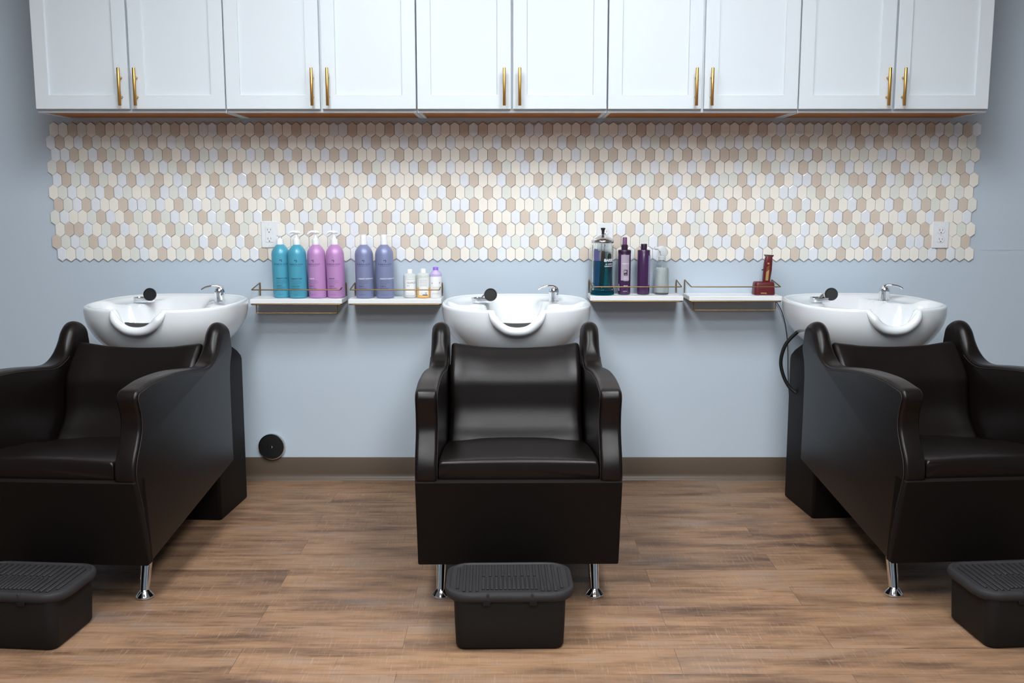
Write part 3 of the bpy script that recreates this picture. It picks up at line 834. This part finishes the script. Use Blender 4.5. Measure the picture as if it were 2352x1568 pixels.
# ------------------------------------------------------------------ big pump bottles
def big_bottle(m, label, x, y, z, cap, group, name_print, turn=0.0, lean=0.0, white_title=False, title='STRENGTH CURE'):
    t = thing('pump_bottle' if cap != 'flat' else 'shampoo_bottle', label, 'bottle', (x, y, z), 0, group)
    t.rotation_euler = (0, R(lean), 0)
    r = .0385
    bm = bmesh.new()
    lathe(bm, [(.030, 0), (.035, .0008), (.0375, .004), (r, .010), (r + .0004, .10), (r + .0004, .186), (.0380, .194), (.0360, .202), (.0318, .2105), (.0255, .219), (.0200, .225), (.0160, .228), (.0145, .231)], 48)
    b = finish('bottle_body', bm, m, t, angle=60)
    bm = bmesh.new()
    lathe(bm, [(.0152, .2290), (.0150, .2500), (.0140, .2530), (.008, .2535)], 60, ribs=20, ribamp=.012)
    if cap == 'flat' or cap == 'flip':
        lathe(bm, [(.0141, .2530), (.0141, .2700), (.0125, .2725), (.001, .273)], 32)
    if cap == 'flip':
        box(bm, 0, .036, -.006, .006, .2655, .2715, .002, 2)
    if cap.startswith('pump'):
        md = {'pumpL': -1, 'pumpR': 1, 'pumpB': 0, 'pumpL2': -1}[cap]
        if md == 0:
            lathe(bm, [(.006, .2530), (.006, .262), (.012, .264), (.013, .270), (.010, .2715), (.001, .272)], 24)
            tube(bm, [(0, .004, .268), (0, .034, .266)], [.005, .0035], 10)
        else:
            lathe(bm, [(.0105, .2530), (.0075, .259), (.0055, .266), (.0055, .279)], 20)
            lathe(bm, [(.009, .277), (.0110, .280), (.0110, .286), (.008, .2885), (.001, .289)], 24)
            tube(bm, catmull([(0, 0, .283), (md * .016, -.004, .2845), (md * .026, -.007, .281), (md * .031, -.009, .274)], 4), [.0066] * 5 + [.0056] * 4 + [.0045] * 4, 12)
            tube(bm, [(0, 0, .284), (-md * .016, .004, .280)], [.008, .005], 10)
    c = finish('pump' if cap.startswith('pump') else 'cap', bm, M['cap_white'], t, angle=50)
    c['label'] = 'white pump head' if cap.startswith('pump') else 'white cap'
    fn = cyl_fn(r + .0008, R(turn)); bm = bmesh.new()
    put_text(bm, name_print, .0098, lambda a, q: fn(a, q + .146), spacing=1.18, bold=.0001)
    put_rect(bm, 0, .1385, .044, .0006, fn, 0, 8)
    # small mark above the name
    tube_pts = [(.0045 * math.cos(R(q)), .161 + .0045 * math.sin(R(q))) for q in range(-70, 200, 27)]
    for (x0_, y0_), (x1_, y1_) in zip(tube_pts[:-1], tube_pts[1:]):
        put_rect(bm, (x0_ + x1_) / 2, (y0_ + y1_) / 2, abs(x1_ - x0_) + .0013, abs(y1_ - y0_) + .0013, fn, 0, 1)
    put_text(bm, title, .0062, lambda a, q: fn(a - .024, q + .085), mi=1 if white_title else 0, align='LEFT', bold=.00022)
    for k, wd in enumerate((.040, .046, .044, .030)):
        put_rect(bm, -.024 + wd / 2, .0765 - k * .0052, wd, .0007, fn, 0, 6)
    put_text(bm, 'CONDITIONER' if 'second' in label or cap == 'pumpR' else 'SHAMPOO', .0055, lambda a, q: fn(a - .024, q + .053), align='LEFT', bold=.0001)
    for k, wd in enumerate((.034, .038)):
        put_rect(bm, -.024 + wd / 2, .046 - k * .0045, wd, .0009, fn, 0, 6)
    put_text(bm, '1 L / 33.8 FL OZ', .0040, lambda a, q: fn(a - .022, q + .016), align='LEFT')
    for pr_ in finish_clusters('printing', bm, [M['ink'], M['ink_white']], b, smooth=False, recalc=False): pr_['label'] = 'dark printed lettering'
    return t
GB = 'large bottles on the left shelves'
big_bottle(M['teal'], 'teal pump bottle farthest left on the shelf', -1.000, -.075, ZL, 'pumpB', GB, 'PUREOLOGY', turn=12, lean=-1.0)
big_bottle(M['teal'], 'second teal pump bottle, touching the pink bottle', -0.925, -.100, ZL, 'pumpL', GB, 'PUREOLOGY', turn=2, lean=-.5)
big_bottle(M['pink'], 'pink pump bottle next to the teal bottle', -0.842, -.092, ZL, 'pumpL2', GB, 'PUREOLOGY', turn=-14, lean=-1.0, white_title=True, title='HYDRATE')
big_bottle(M['pink'], 'pink pump bottle at the right end of its shelf', -0.762, -.090, ZL, 'pumpL', GB, 'PUREOLOGY', turn=-4, lean=-1.0, title='HYDRATE')
big_bottle(M['slate'], 'slate blue bottle with plain white cap, left one of two', -0.637, -.098, ZL, 'flat', GB, 'PUREOLOGY', turn=2, lean=-.5, white_title=True, title='STRENGTH CURE BLONDE')
big_bottle(M['slate'], 'slate blue bottle with spout pointing right, right one of two', -0.549, -.098, ZL, 'flip', GB, 'PUREOLOGY', turn=10, lean=-.6, white_title=True, title='STRENGTH CURE BLONDE')

# ------------------------------------------------------------------ three small bottles
def small_bottle(x, y, kind, label):
    t = thing('small_bottle', label, 'bottle', (x, y, ZL), 0, 'small bottles on the second shelf')
    body = {'a': M['milky'], 'b': M['amber'], 'c': M['label']}[kind]
    top = {'a': .100, 'b': .102, 'c': .105}[kind]
    r = .0285 if kind != 'c' else .0250
    bm = bmesh.new()
    lathe(bm, [(.022, 0), (r - .001, .002), (r, .006), (r, top - .006), (r - .0015, top - .001), (r - .008, top + .0035), (.012, top + .006)], 36)
    b = finish('bottle_body', bm, body, t, angle=60)
    bm = bmesh.new()
    if kind == 'b':   # the upper part of the bottle is milky above the oil
        lathe(bm, [(r + .0003, .045), (r + .0003, top - .006), (r - .0012, top - .0008), (r - .008, top + .0038), (.012, top + .0063)], 36, cap=False)
        finish('shoulder', bm, M['milky'], t, angle=60); bm = bmesh.new()
    if kind == 'c':
        lathe(bm, [(r + .0008, top - .012), (r + .0012, top - .004), (r + .0010, top + .001), (.013, top + .012), (.0125, top + .015)], 36)
        finish('shoulder', bm, M['lilac'], t, angle=60)['label'] = 'lilac shoulder collar'; bm = bmesh.new()
        lathe(bm, [(.0115, top + .013), (.0115, top + .026), (.010, top + .028), (.001, top + .0285)], 40, ribs=14, ribamp=.02)
        finish('cap', bm, M['violet'], t, angle=50)['label'] = 'violet cap'
    else:
        lathe(bm, [(.0118, top + .004), (.0118, top + .022), (.010, top + .024), (.001, top + .0245)], 40, ribs=16, ribamp=.012)
        finish('cap', bm, M['cap_white'], t, angle=50)['label'] = 'white ribbed cap'
    fn = cyl_fn(r + .0006, R(8)); bm = bmesh.new()
    put_rect(bm, 0, .050, .042, .072, fn, 0, 12)
    l = finish('label', bm, M['label'], b, smooth=True, recalc=False); l['label'] = 'white paper label'
    fn = cyl_fn(r + .0011, R(8)); bm = bmesh.new()
    if kind == 'a':
        put_text(bm, 'OLAPLEX', .0095, lambda a, q: fn(a - .014, q + .066), align='LEFT', bold=.0001)
        put_text(bm, 'N\u00ba5', .0065, lambda a, q: fn(a - .014, q + .053), align='LEFT', bold=.0001)
        put_rect(bm, 0, .081, .036, .0006, fn, 0, 6)
    elif kind == 'b':
        for k in range(7): put_rect(bm, 0, .080 - k * .0045, .032, .0007, fn, 0, 6)
        put_text(bm, '2.5', .0070, lambda a, q: fn(a + .010, q + .022), bold=.0002, mi=1)
        put_rect(bm, .006, .0145, .022, .0035, fn, 1, 6)
    else:
        put_text(bm, 'N', .0075, lambda a, q: fn(a - .019, q + .064), bold=.0003)
        put_text(bm, 'IE', .0070, lambda a, q: fn(a + .016, q + .066), bold=.0003)
        for z in (.048, .044, .022, .018): put_rect(bm, 0, z, .034, .0006, fn, 0, 6)
    put_rect(bm, 0, .022, .030, .0006, fn, 0, 6)
    finish_clusters('printing', bm, [M['ink_grey'], M['ink']], b, smooth=False, recalc=False)
    return t
small_bottle(-0.443, -.090, 'a', 'small milky white bottle with white cap beside the slate blue bottles')
small_bottle(-0.3845, -.094, 'b', 'small bottle with amber oil showing at its base')
small_bottle(-0.3305, -.092, 'c', 'small white bottle with violet cap at the shelf end')

# ------------------------------------------------------------------ disinfectant jar
t = thing('disinfectant_jar', 'tall glass jar of blue liquid and combs under a steel lid', 'jar', (0.392, -.088, ZR))
bm = bmesh.new()
lathe(bm, [(.044, 0), (.050, .003), (.051, .010), (.0505, .022), (.0455, .034), (.0445, .050), (.0445, .212), (.047, .216), (.047, .224), (.0455, .226), (.0415, .226), (.0415, .050), (.0420, .036), (.040, .020), (.001, .018)], 56)
jar_glass = finish('glass_jar', bm, M['glass'], t, angle=40); jar_glass['label'] = 'clear glass cylinder'
bm = bmesh.new(); lathe(bm, [(.001, .0185), (.0395, .0205), (.0410, .036), (.0410, .149), (.001, .149)], 48)
finish('liquid', bm, M['blue_liquid'], t, angle=40)['label'] = 'deep blue disinfectant'
bm = bmesh.new(); lathe(bm, [(.043, -.0001), (.0512, .002), (.0517, .010), (.050, .016), (.0507, .010), (.049, .003), (.001, .002)], 48)
finish('glass_base', bm, M['blue_liquid'], t, angle=60)['label'] = 'thick base tinted by the liquid'
bm = bmesh.new(); lathe(bm, [(.0485, .224), (.0495, .227), (.0495, .233), (.047, .236), (.038, .243), (.022, .252), (.008, .258), (.005, .262)], 48)
lid = finish('lid', bm, M['chrome_soft'], t, angle=40); lid['label'] = 'domed steel lid'
bm = bmesh.new(); lathe(bm, [(.0062, .258), (.0058, .268), (.0065, .276), (.0100, .284), (.0100, .2875), (.006, .2880), (.001, .2885)], 28)
finish('knob', bm, M['black'], lid)['label'] = 'black lid knob'
bm = bmesh.new()
for sx in (-.007, .007): tube(bm, [(sx, -.004, .150), (sx, -.004, .232)], .0011, 8)
split_finish('lift_rod', bm, M['chrome_soft'], t)
bm = bmesh.new(); fn = cyl_fn(.0450, R(18))
put_text(bm, 'BARBICIDE', .0165, lambda a, q: fn(a - .012, q + .150), align='LEFT', bold=.0005, spacing=.95)
put_text(bm, '\u2605', .007, lambda a, q: fn(a - .003, q + .134), bold=.0002)
put_rect(bm, -.002, .134, .0042, .0042, fn, 0, 2)
put_text(bm, 'HOSPITAL', .0070, lambda a, q: fn(a + .005, q + .134), align='LEFT', bold=.0002)
put_text(bm, 'DISINFECTANT', .0066, lambda a, q: fn(a - .010, q + .125), align='LEFT', bold=.0002)
for pr_ in finish_clusters('printing', bm, [M['ink_white']], jar_glass, smooth=False, recalc=False): pr_['label'] = 'white lettering on the glass'
# combs in the jar
def comb(x, y, z0, z1, tilt, m, label, wd=.009, teeth=True):
    bm = bmesh.new(); L = z1 - z0
    pr = catmull([(-wd, 0), (-wd, L * .5), (-wd * .9, L - .006), (0, L), (wd * .8, L - .008), (wd, L * .5), (wd, 0)], 4)
    loft(bm, [[(p.x, s, p.y) for p in pr] for s in (-.0018, .0018)])
    if teeth:
        for k in range(int(L / .006)): box(bm, wd - .001, wd + .0045, -.0012, .0012, k * .006, k * .006 + .003)
    o = finish('comb', bm, m, None, angle=50); tag(o, label, 'comb', 'combs standing in the jar')
    o.location = (0.392 + x, -.088 + y, ZR + z0); o.rotation_euler = (0, R(tilt), R(12)); return o
comb(-.020, -.004, .026, .199, -3, M['comb_violet'], 'violet comb in the jar, tallest at its left', .011)
comb(-.006, -.012, .026, .190, 3, M['comb_brown'], 'dark brown comb in the jar, right of the violet one', .0095, False)
comb(.009, -.006, .026, .184, 0, M['comb_green'], 'pale green comb in the middle of the jar', .008)
comb(.008, .002, .026, .182, 9, M['black'], 'black comb leaning right in the jar', .009)

# ------------------------------------------------------------------ purple bottles
def plum_bottle(x, y, spray, label):
    t = thing('spray_bottle' if spray else 'shampoo_bottle', label, 'bottle', (x, y, ZR), 0, 'purple bottles on the right shelf')
    r = .0275; H = .190 if spray else .194
    bm = bmesh.new(); lathe(bm, [(.024, 0), (r - .001, .002), (r, .005), (r, H - .004), (r - .0015, H - .001), (.014, H), (.012, H + .001)], 44)
    b = finish('bottle_body', bm, M['plum'], t, angle=35)
    fn = cyl_fn(r + .0006, 0)
    if spray:
        bm = bmesh.new(); lathe(bm, [(r + .0004, H - .012), (r + .0006, H), (r - .001, H + .003), (.014, H + .004), (.0138, H + .024), (.012, H + .026), (.010, H + .0265)], 36)
        c = finish('collar', bm, M['plum_dark'], t, angle=35)
        bm = bmesh.new(); lathe(bm, [(.0105, H + .026), (.0100, H + .054), (.0085, H + .0575), (.001, H + .058)], 28)
        finish('spray_nozzle', bm, M['plum_soft'], t, angle=40)['label'] = 'mauve spray nozzle'
        bm = bmesh.new(); put_rect(bm, .001, .118, .038, .110, fn, 0, 14)
        l = finish('label', bm, M['silver_label'], b, smooth=True, recalc=False); l['label'] = 'silver mauve front label'
        fn2 = cyl_fn(r + .0012, 0); bm = bmesh.new()
        put_text(bm, 'PUREOLOGY', .0052, lambda a, q: fn2(a + .003, q + .135), mi=0, bold=.0002)
        put_rect(bm, .003, .097, .016, .024, fn2, 1, 5)
        fn3 = cyl_fn(r + .0016, 0)
        put_text(bm, '21', .0120, lambda a, q: fn3(a + .002, q + .101), mi=0, bold=.0005)
        put_rect(bm, .003, .0895, .010, .0012, fn3, 0, 3)
        for k in range(5): put_rect(bm, .006, .078 - k * .0042, .022, .0010, fn2, 0, 5)
        put_rect(bm, .004, .040, .018, .0016, fn2, 0, 5)
        put_rect(bm, .002, .016, .018, .0010, fn2, 0, 5)
        for k in range(9): put_rect(bm, -.030, .018 + k * .0035, .009, .0016 if k % 2 else .001, fn2, 0, 3)
        finish_clusters('printing', bm, [M['ink_white'], M['plum_dark']], b, smooth=False, recalc=False)
    else:
        bm = bmesh.new(); lathe(bm, [(.0135, H + .001), (.0135, H + .022), (.0125, H + .025), (.001, H + .0255)], 36)
        finish('cap', bm, M['plum_dark'], t, angle=35)
        bm = bmesh.new(); put_rect(bm, .030, .105, .022, .130, fn, 0, 8)
        finish('label', bm, M['grey_label'], b, smooth=True, recalc=False)['label'] = 'grey fine-print back label'
        fn2 = cyl_fn(r + .0010, 0); bm = bmesh.new()
        for k in range(26): put_rect(bm, .030 - .001 * (k % 3), .165 - k * .0047, .017 - .002 * (k % 3), .0011, fn2, 0, 4)
        finish_clusters('printing', bm, [M['ink_white']], b, smooth=False, recalc=False)
    return t
plum_bottle(0.487, -.082, True, 'purple spray bottle with a silver label and mauve nozzle')
plum_bottle(0.571, -.078, False, 'plain dark purple bottle with flat cap and fine print')

# ------------------------------------------------------------------ water spray bottle
t = thing('spray_bottle', 'clear spray bottle of cloudy water with a frosted white trigger', 'bottle', (0.6515, -.074, ZR))
bm = bmesh.new(); lathe(bm, [(.027, 0), (.030, .003), (.031, .010), (.031, .098), (.029, .112), (.022, .132), (.0155, .148), (.0145, .158), (.0135, .158), (.0145, .147), (.021, .131), (.0280, .111), (.0298, .097), (.0298, .008), (.001, .006)], 40)
finish('bottle_body', bm, M['glass_grey'], t, angle=60)
bm = bmesh.new(); lathe(bm, [(.001, .0065), (.0288, .0085), (.0292, .012), (.0292, .098), (.0272, .111), (.0250, .118), (.001, .118)], 40)
finish('water', bm, M['water'], t, angle=60)
bm = bmesh.new(); lathe(bm, [(.0155, .150), (.0155, .164), (.013, .166), (.009, .167)], 36, ribs=16, ribamp=.012)
finish('collar', bm, M['clear_white'], t, angle=50)
bm = bmesh.new()
op = catmull([(-.024, .196), (-.020, .206), (-.004, .212), (.010, .206), (.020, .192), (.022, .178), (.014, .166), (-.006, .166), (-.010, .178), (-.014, .188)], 4, closed=True)
loft(bm, [[(p.x * k + .001, yy, .188 + (p.y - .188) * k) for p in op] for k, yy in ((.85, -.011), (1, -.008), (1, .008), (.85, .011))])
lathe(bm, [(.007, -.034), (.007, -.020)], 16, (0, 0, .200), axis='x')
th_ = catmull([(-.012, 0, .190), (-.018, 0, .180), (-.017, 0, .168), (-.021, 0, .158)], 4)
tube(bm, th_, [.004] * len(th_), 8)
finish('trigger_head', bm, M['clear_white'], t, angle=50)['label'] = 'frosted white trigger head'
bm = bmesh.new(); tube(bm, [(0, 0, .012), (0, 0, .165)], .0018, 8)
finish('dip_tube', bm, M['clear_white'], t)

# ------------------------------------------------------------------ trimmer on its charger
bx, by = 1.092, -.085
t = thing('charging_stand', 'maroon charging stand on the right shelf', 'charger', (bx, by, ZR))
bm = bmesh.new()
rr = lambda hx, hy, r, z, dx=0: [(a + dx, b, z) for a, b in rrect(hx, hy, r, 6, 2)]
loft(bm, [rr(.043, .032, .014, 0), rr(.0455, .034, .016, .003), rr(.0455, .034, .016, .010), rr(.043, .031, .015, .046), rr(.0415, .029, .014, .053), rr(.038, .025, .012, .0565, .001)])
cs = finish('stand_body', bm, M['maroon'], t, angle=50)
bm = bmesh.new()
put_text(bm, 'WAHL', .0090, lambda a, q: Vector((a - .006, -.0347 + .0016 * (q / .01), q + .0085)), bold=.0003)
for pr_ in finish_clusters('printing', bm, [M['brass_plate']], cs, smooth=False, recalc=False): pr_['label'] = 'gold lettering'
bm = bmesh.new()
cord = catmull([(.040, .040, .006), (.055, .068, -.004), (.072, .072, -.030), (.100, .070, -.075), (.118, .068, -.13), (.130, .066, -.20), (.136, .066, -.27), (.142, .067, -.38), (.160, .067, -.55)], 6)
tube(bm, cord, .0018, 8); finish('power_cord', bm, M['black'], t)['label'] = 'thin black cord hanging down the wall'
t = thing('hair_trimmer', 'maroon hair trimmer with gold plate standing in its charger', 'hair trimmer', (bx + .010, by, ZR + .050))
t.rotation_euler = (0, R(3.5), 0)
bm = bmesh.new(); st = [(0, .0150, .013, 0), (.02, .0160, .014, 0), (.055, .0178, .015, .001), (.085, .0172, .015, .001), (.105, .0155, .014, .0015), (.112, .0142, .012, .002), (.116, .0145, .010, .002)]
loft(bm, [[(a + dx, b, z) for a, b in rrect(hx, hy, min(hx, hy) * .6, 6)] for z, hx, hy, dx in st])
bd = finish('trimmer_body', bm, M['maroon'], t, angle=50)
bm = bmesh.new(); loft(bm, [[(a + .002, b, z) for a, b in rrect(hx, hy, .002, 3)] for z, hx, hy in ((.112, .0135, .008), (.119, .020, .006), (.1225, .0205, .004))])
finish('blade', bm, M['comb_brown'], t, angle=40)['label'] = 'dark flared blade'
bm = bmesh.new(); box(bm, -.0235, -.014, -.0025, .0025, .054, .0585, .001, 1)
finish('switch', bm, M['black'], t)
def tf(x, y): 
    return Vector((x - .001, -.0139 - (.0012 if .03 < y < .10 else .0006) - .0008, y))
bm = bmesh.new()
vv = [bm.verts.new(tf(*p)) for p in ((-.006, .012), (.006, .012), (.0065, .060), (.0065, .060), (-.006, .050))][:3] + [bm.verts.new(tf(-.006, .050))]
bm.faces.new(vv)
for k in range(3):
    q = [bm.verts.new(tf(*p)) for p in ((-.006, .054 + k * .006), (.0065, .064 + k * .006), (.0065, .0655 + k * .006), (-.006, .0555 + k * .006))]; bm.faces.new(q)
box(bm, -.005, .003, -.0165, -.0155, .082, .089)
finish('gold_plate', bm, M['brass_plate'], bd, smooth=False, recalc=False)['label'] = 'gold side plate and stripes'
